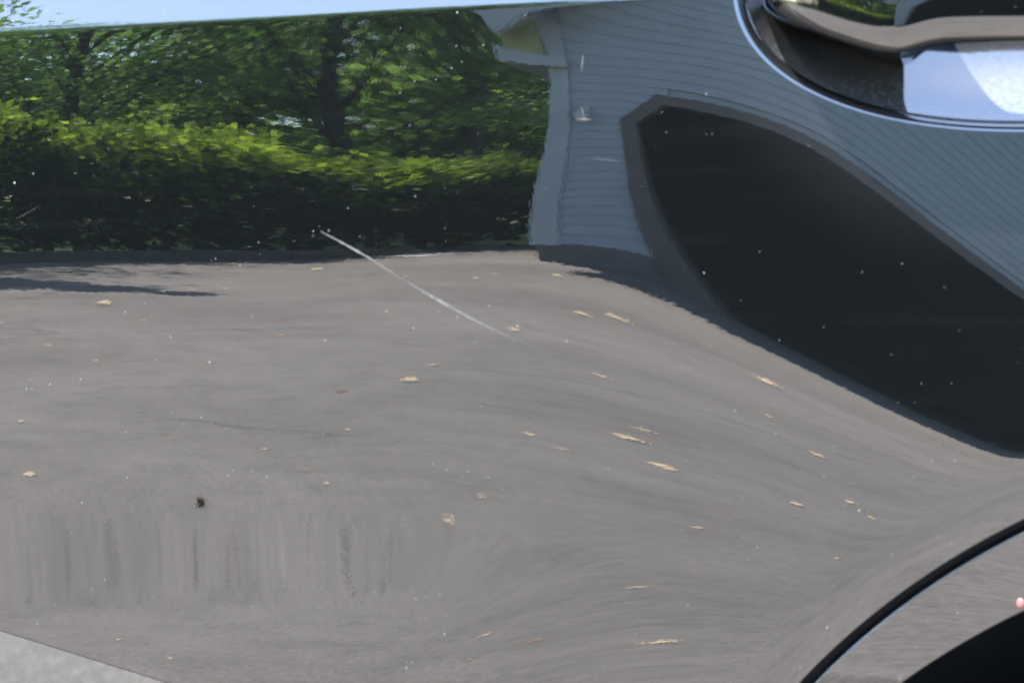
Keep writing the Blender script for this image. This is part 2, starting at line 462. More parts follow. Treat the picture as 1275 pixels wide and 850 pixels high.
# sides and roof with overhang
hp(MB().box((XC+.01, WY-10, 0), (XC+.14, WY-.15, EAVE)), 'side_wall', M['siding'])
hp(MB().box((XR-.14, WY-10, 0), (XR-.01, WY-.15, EAVE)), 'side_wall', M['siding'])
OV, RK = .30, .26
def slope_poly(side, lift):
    e = XC-OV if side < 0 else XR+OV
    ze = EAVE-OV*SL
    nx, nz = (-SL if side < 0 else SL)/math.hypot(1, SL), 1/math.hypot(1, SL)
    return [(e+nx*lift, ze+nz*lift), (RX, gable(RX)+lift*math.hypot(1, SL))]
for s in (-1, 1):
    lo, hi = slope_poly(s, .10), slope_poly(s, .17)
    hp(MB().prism([(lo[0][0], WY+RK, lo[0][1]), (lo[1][0], WY+RK, lo[1][1]), (hi[1][0], WY+RK, hi[1][1]), (hi[0][0], WY+RK, hi[0][1])], (0, -10.5, 0)), 'roof', M['roof'])
    lo, hi = slope_poly(s, -.10), slope_poly(s, .097)
    hp(MB().prism([(lo[0][0], WY+RK, lo[0][1]), (lo[1][0], WY+RK, lo[1][1]), (hi[1][0], WY+RK, hi[1][1]), (hi[0][0], WY+RK, hi[0][1])], (0, -.045, 0)), 'rake_board', M['trimboard'])
    lo, hi = slope_poly(s, -.02), slope_poly(s, .095)
    hp(MB().prism([(lo[0][0], WY+RK-.05, lo[0][1]), (lo[1][0], WY+RK-.05, lo[1][1]), (hi[1][0], WY+RK-.05, hi[1][1]), (hi[0][0], WY+RK-.05, hi[0][1])], (0, -.2, 0)), 'rake_soffit', M['trimboard'])
# eave return: boxed end with an olive triangular face
e, ze = XC-OV, EAVE-OV*SL
hp(MB().prism([(e+.03, WY+.10, ze-.13), (XC-.004, WY+.10, ze-.13), (XC-.004, WY+.10, EAVE+.06), (e+.03, WY+.10, ze+.06)], (0, -.06, 0)), 'eave_return_panel', M['olive'])
hp(MB().box((e-.02, WY-9.8, ze-.25), (XC+CB+.02, WY+.13, ze-.132)), 'eave_return', M['trimboard'])
# wall lamp
lx, lz = XC+.31, 2.22
lamp = hp(MB().box((lx-.05, WY+.016, lz-.09), (lx+.05, WY+.045, lz+.09)), 'wall_lamp', M['lampmetal'])
def sphere(c, r, sx=1, sy=1, sz=1, n=10):
    mb = MB(); vs_ = []
    for i in range(n+1):
        th = math.pi*i/n
        for k in range(2*n):
            ph = math.pi*k/n
            mb.v.append((c[0]+r*sx*math.sin(th)*math.cos(ph), c[1]+r*sy*math.sin(th)*math.sin(ph), c[2]+r*sz*math.cos(th)))
    for i in range(n):
        for k in range(2*n):
            mb.f.append((i*2*n+k, i*2*n+(k+1) % (2*n), (i+1)*2*n+(k+1) % (2*n), (i+1)*2*n+k))
    return mb
hp(MB().tube([(lx, WY+.04, lz), (lx, WY+.11, lz+.05), (lx, WY+.16, lz+.02)], [.014, .014, .014]), 'lamp_arm', M['lampmetal'], lamp)
hp(MB().tube([(lx, WY+.16, lz+.03), (lx, WY+.165, lz-.03), (lx, WY+.17, lz-.10)], [.03, .07, .085], 12), 'lamp_shade', M['lampmetal'], lamp)
hp(sphere((lx, WY+.17, lz-.11), .055), 'lamp_bulb', M['lampglass'], lamp)

# ------------------------------------------------------------------ foliage
def leaves(P, Nn, size, tone, aspect=.5, fold=.0, name='leaves'):
    """diamond leaves at P (n,3), axes random around the direction Nn, size (n,)"""
    n = len(P)
    d = Nn/np.linalg.norm(Nn, axis=1, keepdims=True)
    r = rng.normal(size=(n, 3)); s = np.cross(d, r); s /= np.linalg.norm(s, axis=1, keepdims=True)
    size = size[:, None]
    V = np.stack([P, P+d*size*.5+s*size*aspect*.5, P+d*size, P+d*size*.5-s*size*aspect*.5], 1).reshape(-1, 3)
    Q = np.arange(n*4).reshape(n, 4)
    me = fast_mesh(V, Q, name)
    at = me.attributes.new('tone', 'FLOAT', 'FACE')
    at.data.foreach_set('value', np.clip(tone, 0, 1).astype(np.float32))
    return me

def sm(x): return np.clip(x, 0, 1)**2*(3-2*np.clip(x, 0, 1))

# hedge: sprays of needles over a lumpy box
hc = hl(0, -1.8)
hedge = empty('hedge', (hc[0], hc[1], 0))
tag(hedge, 'long clipped yew hedge with sunlit top along the driveway, mirrored in the door', 'hedge')
S0, S1 = -6.5, 7.6
def top_h(s): return 2.05-.075*(s-0) + .09*np.sin(s*2.1)+.10*np.sin(s*4.7+1)+.07*np.sin(s*9.1+2)
P_, D_, Z_, T_ = [], [], [], []
nclump = 6400
for i in range(nclump):
    s = S0+(S1-S0)*rng.random()
    H = float(top_h(s))
    u = rng.random()
    back = rng.random()*1.35
    if u < .46: off, z = -0.80-.16*rng.random()*(1+.8*math.sin(s*3.1)), (.03+.97*rng.random()**.95)*H    # front face
    elif u < .86: off, z = -0.80-back, H-.16*rng.random()                                   # top
    else: off, z = -0.80-back, .15+rng.random()*H*.85
    off += .16*max(0, z/H-.9)*-4 * (1 if off > -1.05 else 0)
    off += .16*math.sin(s*2.6+z*3)+.11*math.sin(s*6.3-z*5)-.10
    x, y = hl(s, off)
    out = np.array([HN[0]*.6, HN[1]*.6, .55]) if off > -1.05 else np.array([0, 0, 1.0])
    k = 13
    ax = out + rng.normal(size=3)*.5
    base = np.array([x, y, z])
    t = rng.random(k)
    P_.append(base + ax*t[:, None]*(.13 if u > .06 else .26) + rng.normal(size=(k, 3))*np.array([.03, .03, .055]))
    D_.append(ax*.6 + rng.normal(size=(k, 3))*np.array([.45, .45, .9]) + np.array([0, 0, .45]))
    Z_.append(.06+.07*rng.random(k))
    lit_tone = (.42 + .42*rng.random()) if z > H-.30+.1*math.sin(s*5.3) else .02+.36*rng.random()**1.8+.36*max(0, (z-H+.75)/.5)  # brighter top and darker front put sun and shade into the leaf tone
    T_.append(lit_tone + .35*t*(z > H-.3) + .1*rng.normal(size=k))
P_ = np.concatenate(P_)-np.array([hc[0], hc[1], 0]); D_ = np.concatenate(D_); Z_ = np.concatenate(Z_); T_ = np.concatenate(T_)
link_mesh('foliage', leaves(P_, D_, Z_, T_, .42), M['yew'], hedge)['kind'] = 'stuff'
# dense inner twiggy mass keeps light from passing through
mb = MB()
for i in range(26):
    s = S0+.3+(S1-S0-.6)*i/25
    x, y = hl(s, -1.7+.1*math.sin(i*2.1)); x -= hc[0]; y -= hc[1]
    mb = MB().tube([(x, y, -.02), (x+.05*math.sin(i), y, .5), (x+.1*math.sin(i*1.7), y+.05, 1.3)], [.05, .04, .02], 7)
    mb.build('stem', M['bark'], hedge, True)

def tree(name, label, base, height, crown_r, nleaf, trunk_r, lean=(0, 0), fork=.45, bark='bark', crown_lo=.3, leafsize=.13, tone=.5, group='trees behind the hedge', seed=0, ncl=26, tonevar=.35, bough=()):
    rr = np.random.default_rng(seed)
    t = empty(name, (base[0], base[1], 0))
    tag(t, label, 'tree', group)
    mb = MB()
    topx, topy = lean[0]*height, lean[1]*height
    tr = []
    nseg = 9
    for i in range(nseg):
        f = i/(nseg-1)
        tr.append((topx*f+.10*math.sin(f*5+seed), topy*f+.08*math.cos(f*4+seed), -.05+f*height*.86))
    mb.tube(tr, [trunk_r*(1.25 if i == 0 else 1)*(1-.8*i/(nseg-1)) for i in range(nseg)], 9)
    cl = []
    for k in range(ncl):
        f = crown_lo+(1-crown_lo)*((k+.5)/ncl)**.9
        f0 = max(.18, f-.16-.1*rr.random())
        i0 = min(nseg-2, int(f0*(nseg-1))); a = np.array(tr[i0]); b = np.array(tr[i0+1]); p0 = a+(b-a)*(f0*(nseg-1)-i0)
        an = k*2.4+rr.random()*.8
        prof = math.sin(math.pi*min(1, .18+.82*(f-crown_lo)/(1-crown_lo+1e-6)))**.6
        rad = crown_r*prof*(.45+.6*rr.random())
        p1 = np.array([topx*f+math.cos(an)*rad, topy*f+math.sin(an)*rad, f*height])
        mid = (p0+p1)/2+np.array([0, 0, .25])
        mb.tube([p0, mid, p1], [trunk_r*.24*(1-.5*f), trunk_r*.15*(1-.5*f), .010], 6)
        cl.append((p1, .5+.55*rr.random()))
        cl.append((mid+rr.normal(size=3)*.3, .4+.35*rr.random()))
    for p_, r_ in bough: cl.append((np.array(p_)-np.array([base[0], base[1], 0]), r_/(crown_r*.36)))
    if bough: mb.tube([tr[4]]+[np.array(p_)-np.array([base[0], base[1], 0]) for p_, r_ in bough[::3]], [.06]+[.03]*len(bough[::3]), 6)
    mb.build('trunk', M[bark], t, True)
    per = int(nleaf*1.5)//len(cl)
    Ps, Ds, Zs, Ts = [], [], [], []
    for c, s in cl:
        s *= crown_r*.36
        d = rr.normal(size=(per, 3)); d /= np.linalg.norm(d, axis=1, keepdims=True)
        rad = rr.random(per)**.5
        q = c + d*rad[:, None]*np.array([s*1.25, s*1.25, s*.62])
        Ps.append(q); Ds.append(d*.5+rr.normal(size=(per, 3))*.6+np.array([0, 0, -.35]))
        Zs.append(leafsize*.85*(.7+.6*rr.random(per)))
        Ts.append(tone+tonevar*rr.normal()*.5+.16*rr.normal(size=per))
    me = leaves(np.concatenate(Ps), np.concatenate(Ds), np.concatenate(Zs), np.concatenate(Ts), .62)
    c = link_mesh('crown', me, M['leaf'], t); c['kind'] = 'stuff'
    return t

def az(a, d):        # point at azimuth a (degrees left of the door's normal), d metres out
    return (0.26-d*math.sin(R(a)), 0.82-d*math.cos(R(a)))
tree('tree', 'leaning forked tree with open limbs above the left end of the hedge', az(28.9, 20.5), 9.5, 3.4, 11000, .14, (.06, .0), seed=1, tone=.5, crown_lo=.34)
tree('tree', 'tall straight dark-trunked tree behind the middle of the hedge', az(21.3, 21.5), 10.5, 3.0, 10000, .12, (0, 0), seed=2, tone=.5, crown_lo=.36)
tree('tree', 'grey-trunked tree nearest the house corner behind the hedge', az(18.55, 23), 10.5, 2.7, 8500, .17, (0, 0), bark='bark_grey', seed=3, tone=.42, crown_lo=.4)
tree('tree', 'broad leafy tree far behind between the two straight trunks', az(20.0, 32), 11.0, 4.4, 13000, .2, seed=4, tone=.62, crown_lo=.1, leafsize=.16)
tree('tree', 'broad leafy tree far behind left of the straight dark trunk', az(24.3, 32), 10.0, 4.4, 12000, .2, seed=5, tone=.7, crown_lo=.1, leafsize=.16)
tree('tree', 'broad leafy tree far behind the leaning forked tree', az(28.8, 32), 10.5, 4.6, 12000, .2, seed=6, tone=.6, crown_lo=.1, leafsize=.16)
tree('tree', 'leafy tree at far left beyond the hedge end', az(33.5, 26), 11.5, 4.4, 15000, .2, seed=7, tone=.5, crown_lo=.15, leafsize=.15)
tree('tree', 'leafy tree hidden low behind the house corner', az(16.4, 31), 9.5, 3.9, 12000, .18, seed=8, tone=.5, crown_lo=.08, leafsize=.16)
tree('tree', 'tall tree overhanging the driveway at the left end of the hedge', az(38.5, 15.5), 9.5, 2.9, 14000, .18, (.03, .03), seed=9, tone=.5, crown_lo=.5, bough=[((-8.4+3.45*f/8, -9.75+.72*f/8, 4.45), .52*(1-f/8)**.7+.06) for f in range(9) for _ in range(2)])  # bough unseen, shaped and placed to throw a streak of shade on the driveway
for i, (a, d, h_, r_, tn) in enumerate(((31.5, 24, 5.0, 2.5, .65), (27, 25, 4.6, 2.4, .6), (23.4, 23.5, 4.6, 2.1, .85), (20, 25, 4.4, 1.9, .7), (17.6, 26, 5.2, 2.2, .6), (36, 23, 5.0, 2.5, .5))):
    tree('shrub', ['bright low shrub at the far left behind the hedge', 'low shrub under the leaning tree behind the hedge', 'brightest low shrub beside the straight dark trunk',
         'low shrub between the two straight trunks', 'low shrub against the house corner', 'low shrub outside the left edge behind the hedge'][i], az(a, d), h_, r_, 9000, .05, seed=20+i, crown_lo=.05, tone=tn, group='shrubs behind the hedge', ncl=18, leafsize=.14)

# ------------------------------------------------------------------ litter on the driveway
def oak_leaf(seed, L=1.0):
    rr = random.Random(seed)
    n = 9; up_, lo_ = [], []
    for i in range(n+1):
        f = i/n
        wv = .26*math.sin(math.pi*min(1, f*1.02))**.8*(1+.45*math.sin(f*19+rr.random()))+.015
        z = .10*math.sin(f*3+seed)+.06
        up_.append((f-.5, wv*(.8+.4*rr.random()), z+.10*rr.random()))
        lo_.append((f-.5, -wv*(.8+.4*rr.random()), z+.13*rr.random()))
    mid = [(f/n-.5, 0, .03+.08*math.sin(f/n*3+seed)) for f in range(n+1)]
    v = up_+mid+lo_; m_ = n+1; fs = []
    for i in range(n):
        fs += [(i, i+1, m_+i+1, m_+i), (m_+i, m_+i+1, 2*m_+i+1, 2*m_+i)]
    b = len(v); v += [(-.5, .012, .03), (-.72, 0, .08), (-.5, -.012, .03)]; fs.append((b, b+1, b+2))
    return mesh_from(v, fs, True)
LEAFM = [oak_leaf(i) for i in range(5)]
for i, me in enumerate(LEAFM): me.materials.append(M[('dry', 'dry', 'dry3', 'dry2', 'dry')[i]])
SPOTS = [(-4.149,-9.996,0.074,0,1),(-3.312,-9.002,0.029,0,2),(-2.923,-8.856,0.036,0,3),(-3.028,-9.490,0.031,0,4),(-2.845,-9.824,0.055,0,5),(-3.493,-6.291,0.068,1,1),(-2.983,-5.598,0.020,1,2),(-3.675,-7.484,0.026,1,3),(-3.633,-7.713,0.026,1,4),(-2.311,-5.150,0.023,1,5),(-2.445,-6.152,0.021,1,6),(-2.376,-6.206,0.026,1,7),(-2.464,-6.806,0.017,1,8),(-1.825,-5.735,0.037,1,9),(-2.051,-7.178,0.049,1,10),(-2.065,-7.543,0.061,1,11),(-2.858,-4.674,0.018,2,1),(-2.459,-4.225,0.016,2,2),(-2.085,-4.124,0.015,2,3),(-1.807,-3.570,0.014,2,4),(-1.543,-3.653,0.026,2,5),(-1.479,-3.885,0.045,2,6),(-1.571,-4.306,0.023,2,7),(-1.390,-4.704,0.022,2,8),(-2.050,-8.203,0.022,2,9),(-1.672,-7.141,0.077,2,10),(-1.991,-2.992,0.019,3,1),(-1.582,-2.284,0.023,3,2),(-1.552,-2.787,0.011,3,3),(-1.330,-2.709,0.011,3,4),(-1.163,-2.495,0.010,3,5),(-1.273,-2.999,0.012,3,6),(-1.041,-3.119,0.021,3,7),(-0.975,-2.995,0.010,3,8),(-1.021,-3.373,0.034,3,9),(-1.071,-3.619,0.022,3,10),(-0.917,-3.064,0.027,3,11),(-1.293,-5.297,0.021,3,12),(-1.041,-4.485,0.039,3,13),(-1.078,-2.381,0.012,4,1),(-0.882,-2.285,0.012,4,2),(-0.886,-2.403,0.010,4,3),(-0.733,-2.451,0.012,4,4),(-0.768,-2.664,0.010,4,5),(-0.779,-3.079,0.027,4,6),(-0.581,-2.445,0.016,4,7),(-0.781,-3.475,0.023,4,8),(-0.698,-3.258,0.025,4,9),(-1.174,-1.766,0.010,5,1),(-1.033,-1.641,0.010,5,2),(-0.597,-1.674,0.010,5,3),(-0.646,-1.836,0.010,5,4),(-0.565,-1.711,0.010,5,5),(-0.611,-1.930,0.010,5,6),(-0.490,-1.603,0.010,5,7)]
BAND = ('the row nearest the hedge', 'the second row from the hedge', 'the third row from the hedge', 'the third row from the car', 'the second row from the car', 'the row nearest the car')
ORD = ('', 'first', 'second', 'third', 'fourth', 'fifth', 'sixth', 'seventh', 'eighth', 'ninth', 'tenth', 'eleventh', 'twelfth', 'thirteenth')
TONE = ('tan dry leaf', 'tan dry leaf', 'rust-brown dry leaf', 'dark brown dry leaf', 'tan dry leaf')
for i, (x, y, L, bnd, k_) in enumerate(SPOTS):
    k = 3 if (bnd, k_) == (2, 5) else (0 if L > .03 else [0, 1, 2, 4][random.randrange(4)])
    o = bpy.data.objects.new('fallen_leaf', LEAFM[k]); col.objects.link(o)
    L *= .85 if x > -1.2 else 1.0; o.location = (x, y, .002); o.scale = (L*.98, L*.98, L*.98)
    tl = random.uniform(.25, .6); o.location.z = .002+L*.3*math.sin(tl)
    o.rotation_euler = (-tl, 0, random.uniform(-.7, .7))
    tag(o, f'{TONE[k]} on asphalt, {ORD[k_]} from left in {BAND[bnd]}', 'leaf', 'dry leaves scattered on the driveway')
# bare stick and fir cone near the car
o = MB().tube([(-.04, 0, .003), (-.015, .003, .004), (.02, -.001, .003), (.045, .003, .002)], [.0012, .002, .002, .001], 6).build('twig', M['twig'], None, True)
o.location = (-1.163, -2.172, 0); o.rotation_euler = (0, 0, 1.1); o.scale = (.30, .6, .4)
tag(o, 'pale bare twig lying on the asphalt close to the car', 'twig')
cn = empty('fir_cone', (-1.242, -2.215, .005)); tag(cn, 'small dark fir cone lying on the asphalt', 'cone')
mb = sphere((0, 0, 0), .012, 1.5, .9, .9, 8); mb.build('core', M['dry2'], cn, True)
for k in range(18):
    an = k*2.4; xx = -.016+.032*k/17; rr_ = .011*math.sqrt(max(.1, 1-(xx/.019)**2))
    c_ = Vector((xx, math.cos(an)*rr_, math.sin(an)*rr_)); o_ = Vector((.3, math.cos(an), math.sin(an)))*.006
    s_ = Vector((0, -math.sin(an), math.cos(an)))*.004
    MBs = MB(); MBs.v = [tuple(c_+s_), tuple(c_-s_), tuple(c_+o_-s_*.6), tuple(c_+o_+s_*.6), tuple(c_+Vector((.004, 0, 0)))]; MBs.f = [(0, 1, 2, 3), (0, 3, 4), (1, 4, 2)]
    MBs.build('scale', M['dry2'], cn)
cn.scale = (.42, .42, .42)
# loose grit pressed into the asphalt near the car
GL = [(-1.501,-2.033),(-1.441,-2.06),(-1.371,-2.091),(-1.301,-2.119),(-1.231,-2.146),(-1.158,-2.172),(-1.082,-2.198),(-1.004,-2.223),(-0.933,-2.243)]
for nm, mt, cnt, smin, smax in (('grit', 'grit_dark', 16, .003, .008), ('grit', 'grit_light', 22, .002, .006), ('grit', 'grit_black', 1, .003, .004)):
    mb = MB()
    for i in range(cnt):
        f = rng.random()*(len(GL)-1); k = int(f); u = f-k
        x = GL[k][0]+(GL[k+1][0]-GL[k][0])*u; y = GL[k][1]+(GL[k+1][1]-GL[k][1])*u
        y += rng.normal()*.022; x += rng.normal()*.004
        r_ = smin+(smax-smin)*rng.random(); n = 7; ph = rng.random()*6
        b_ = len(mb.v)
        for j in range(n):
            a = ph+2*math.pi*j/n; q = r_*(.7+.5*rng.random())
            mb.v.append((x+q*math.cos(a)*.55, y+q*math.sin(a)*1.5, .001))
        mb.v.append((x, y, .0016))
        mb.f += [(b_+j, b_+(j+1) % n, b_+n) for j in range(n)]
    o = mb.build(nm, M[mt], None, True)
    tag(o, {'grit_dark': 'dark grit pressed into the asphalt beside the car', 'grit_light': 'pale grit pressed into the asphalt beside the car', 'grit_black': 'few near-black grit stains on the asphalt beside the car'}[mt], 'grit', kind='stuff')

# ------------------------------------------------------------------ the car: skin shape
CO = np.array([
-205517,-183688,-162713,-142570,-123236,-104701,-86975,-70087,-54072,-38960,-24772,-11525,763,12065,22335,31496,39439,46025,51100,54507,56098,55729,53266,48578,41543,32050,20005,5339,-11999,-32035,-54779,
-210167,-188169,-167204,-147251,-128254,-110132,-92800,-76201,-60317,-45155,-30726,-17030,-4076,8088,19357,29568,38534,46071,52013,56210,58514,58780,56859,52618,45940,36736,24943,10519,-6556,-26285,-48667,
-214298,-192100,-171077,-151224,-132503,-114813,-97993,-81863,-66282,-51178,-36527,-22344,-8691,4301,16435,27490,37255,45552,52226,57119,60065,60890,59437,55578,49225,40321,28835,14757,-1909,-21152,-42962,
-217864,-195507,-174394,-154545,-135982,-118670,-102450,-87016,-71996,-57106,-42217,-27420,-12974,796,13591,25212,35531,44423,51727,57244,60751,62041,60960,57413,51355,42765,31650,18031,1940,-16595,-37556,
-220756,-198382,-177238,-157355,-138807,-121688,-106001,-91469,-77422,-62992,-47806,-32143,-16757,-2351,10767,22609,33250,42639,50539,56610,60545,62151,61331,58040,52260,44010,33340,20320,5016,-12524,-32276,
-222853,-200638,-179607,-159779,-141222,-124094,-108645,-94897,-82345,-68539,-53117,-36402,-20041,-5320,7754,19594,30401,40222,48713,55205,59329,61049,60416,57367,51864,43987,33867,21632,7383,-8815,-26934,
-224110,-202159,-181368,-161744,-143335,-126268,-110878,-97333,-86126,-72798,-57578,-40325,-23436,-8669,4360,16316,27207,37265,46192,52839,56890,58572,58111,55299,50077,42646,33239,22034,9156,-5324,-21376,
-224642,-202923,-182400,-163050,-144882,-128034,-112910,-99367,-88197,-75381,-60698,-44195,-27657,-12667,688,12851,23824,33840,42630,49156,53116,54763,54343,51672,46802,40006,31559,21673,10486,-1932,-15561,
-224753,-203101,-182788,-163771,-146001,-129516,-114495,-100985,-90166,-77831,-63554,-47437,-31118,-16307,-2975,9151,20077,29872,38258,44479,48273,49789,49243,46645,42224,36282,29064,20778,11544,1403,-9645,
-224883,-203115,-182885,-164162,-146831,-130744,-115946,-102426,-91774,-79894,-66038,-50375,-34310,-19656,-6483,5461,16219,25723,33676,39491,42937,44099,43284,40808,36941,31976,26168,19652,12456,4562,-4056,
-225415,-203554,-183265,-164624,-147659,-132121,-117439,-103784,-93200,-81741,-68263,-52981,-37148,-22772,-9796,2000,12657,21984,29596,34966,37857,38485,37358,35004,31740,27807,23426,18589,13200,7168,447,
-226428,-204871,-184632,-165805,-148611,-133187,-119102,-105246,-94850,-83744,-70647,-55734,-40154,-25902,-12855,-1024,9636,18955,26525,31651,33950,33852,32342,30089,27418,24457,21250,17634,13423,8492,2794,
-227576,-206863,-187211,-168580,-151023,-134952,-121009,-107019,-96468,-85815,-73088,-58485,-43079,-28432,-15124,-3261,7332,16640,24330,29544,31670,31219,29450,27044,24570,22166,19503,16271,12275,7420,1672,
-228130,-208503,-189944,-172481,-156127,-140687,-125479,-110214,-96773,-84602,-71297,-57154,-42426,-28493,-15821,-4393,5819,14825,22466,28042,30756,31008,29476,26424,23198,20435,17253,13293,8403,2523,-4357,
-227006,-208267,-190576,-173912,-158063,-142459,-126352,-109863,-94248,-80029,-66033,-52343,-38548,-25661,-14013,-3559,5638,13808,21102,26994,30628,31965,30965,27346,22463,17807,12808,6978,125,-7785,-16739,
-222862,-204260,-186438,-169283,-152500,-135697,-118662,-101644,-85164,-69790,-55506,-42269,-29684,-18162,-7998,674,7947,14635,21022,26708,30579,31720,29794,25535,19407,12235,4258,-4570,-14334,-25081,-36822,
-214205,-194658,-175612,-156956,-138517,-120202,-102130,-84609,-68024,-52843,-38998,-26660,-15617,-6032,1942,8205,13172,17969,22412,25801,27312,26255,22471,17082,9509,-167,-11324,-23549,-36699,-50770,-65782,
-199626,-178230,-157332,-136885,-116862,-97345,-78562,-60896,-44848,-30750,-18148,-7380,1576,8519,13602,17092,19606,21360,21926,20873,18064,13461,6978,-951,-10849,-22901,-36786,-52099,-68568,-86077,-104603,
-178067,-154464,-131696,-109768,-88747,-68801,-50218,-33372,-18611,-6035,4593,13237,19619,23508,25314,25654,24682,22070,17567,11122,3011,-6567,-17319,-29036,-42103,-56872,-73416,-91587,-111175,-132028,-154080,
-148967,-123401,-99241,-76523,-55349,-35911,-18464,-3271,9492,19804,27762,33421,36707,37590,36151,32665,26944,18732,8371,-3838,-17691,-32991,-49050,-65546,-82784,-101170,-120982,-142314,-165120,-189314,-214837,
-112244,-85407,-60642,-37990,-17552,522,16059,28916,39016,46358,51009,53081,52716,49975,44558,36309,25075,10911,-5560,-23888,-43822,-65035,-86856,-108935,-131374,-154475,-178546,-203801,-230338,-258168,-287275,
-68172,-40988,-16521,5193,24083,40060,53033,62943,69772,73554,74377,72365,67622,60101,49552,35750,18657,-1477,-24145,-48825,-75059,-102385,-130321,-158548,-186991,-215778,-245128,-275258,-306323,-338401,-371510,
-17232,9338,32621,52594,69221,82459,92279,98673,101666,101315,97702,90903,80939,67746,51205,31240,7932,-18442,-47451,-78576,-111280,-145063,-179510,-214319,-249334,-284538,-320027,-355943,-392421,-429551,-467368,
40031,65108,86414,103938,117663,127579,133686,136005,134578,129462,120712,108365,92429,72896,49779,23156,-6797,-39785,-75407,-113184,-152606,-193194,-234543,-276342,-318383,-360560,-402858,-445328,-488046,-531077,-574452,
103109,125949,144599,159052,169298,175335,177173,174837,168368,157812,143213,124614,102065,75643,45474,11745,-25289,-65303,-107913,-152684,-199163,-246912,-295539,-344719,-394202,-443817,-493466,-543119,-592786,-642495,-692265,
171599,191592,207012,217844,224070,225681,222679,215083,202928,186257,165133,139641,109901,76082,38402,-2867,-47412,-94884,-144905,-197080,-251009,-306300,-362582,-419528,-476855,-534341,-591823,-649197,-706413,-763461,-820348,
245257,261901,273584,280279,281955,278588,270167,256697,238208,214763,186466,153471,115984,74264,28611,-20638,-73127,-128489,-186355,-246363,-308155,-371382,-435705,-500803,-566376,-632162,-697940,-763542,-828851,-893809,-958399,
], float).reshape(27, 31)*1e-7
BX0, BX1, BZ0, BZ1, BNX, BNZ = -0.42, 0.40, 0.54, 0.98, 24, 28
def _b(u): return ((1-u)**3/6, (3*u**3-6*u*u+4)/6, (-3*u**3+3*u*u+3*u+1)/6, u**3/6)
def spline(x, z):
    x = np.asarray(x, float); z = np.asarray(z, float)
    xe = np.clip(x, BX0+.02, BX1-.02); ze = np.clip(z, BZ0+.02, BZ1-.02)
    def ev(x, z):
        a = (x-BX0)/(BX1-BX0)*BNX; b = (z-BZ0)/(BZ1-BZ0)*BNZ
        i = np.clip(a.astype(int), 0, BNX-1); j = np.clip(b.astype(int), 0, BNZ-1)
        u = a-i; v = b-j; bu = _b(u); bv = _b(v)
        s = 0
        for p in range(4):
            for q in range(4): s = s + CO[i+p, j+q]*bu[p]*bv[q]
        return s
    h = ev(xe, ze)
    # smooth run-out beyond the sampled area
    e = 1e-4
    gx = (ev(xe+e, ze)-ev(xe-e, ze))/(2*e); gz = (ev(xe, ze+e)-ev(xe, ze-e))/(2*e)
    dx = x-xe; dz = z-ze
    return h + gx*.06*np.tanh(dx/.06) + gz*.06*np.tanh(dz/.06) - .10*dx*dx - .5*dz*dz
def zcrease(x): return .9050 + (np.asarray(x)+.2413)*(.0024/.2739)
def softplus(t, w): return w*np.logaddexp(0, np.asarray(t)/w)
RC, RR = (0.311, 0.493), 0.2415
T1, W1, T2, W2 = .20, .0005, .15, .003
def hgt(x, z):
    x = np.asarray(x, float); z = np.asarray(z, float)
    s = RR-np.hypot(x-RC[0], z-RC[1])
    fade = sm((x-.02)/.09)
    return spline(x, z) - T1*softplus(z-zcrease(x), W1) - T2*softplus(s, W2)*fade
def nrm(x, z, e=2e-5):
    hx = (hgt(np.asarray(x)+e, z)-hgt(np.asarray(x)-e, z))/(2*e)
    hz = (hgt(x, np.asarray(z)+e)-hgt(x, np.asarray(z)-e))/(2*e)
    n = np.stack([-hx, -np.ones_like(hx), -hz], -1)
    return n/np.linalg.norm(n, axis=-1, keepdims=True)
def P3(x, z, out=0.0):
    x = np.asarray(x, float); z = np.asarray(z, float)
    p = np.stack([x, -hgt(x, z), z], -1)
    return p + nrm(x, z)*out if np.any(out) else p

def circ2(p, q, r):
    p = np.array(p); q = np.array(q); m = (p+q)/2; d = q-p; L = np.linalg.norm(d)
    n = np.array([d[1], -d[0]])/L
    return m+n*math.sqrt(r*r-L*L/4), r
GC, GR = circ2((0.1233, 0.6289), (0.209, 0.6962), 0.32)       # shut line round the arch
AC, AR = circ2((0.1633, 0.6317), (0.2091, 0.6619), 0.32)      # wheel arch edge
GAPW = 0.0042
XSH = 0.445                                                    # upright part of the shut line
XF = -0.80                                                     # front edge of the rear door
CUP = (0.2122, 0.9123); CA, CBh, CNE = 0.1146, 0.0584, 2.2
def ell(x, z, g=0.0):
    return (np.abs((x-CUP[0])/(CA+g))**CNE+np.abs((z-CUP[1])/(CBh+g))**CNE)**(1/CNE)-1
def zsill(x):
    x = np.asarray(x, float)
    return .6315 - .235*(np.where(x > -.30, x, -.30+.10*np.tanh((x+.30)/.10))+.2519) + .0*x

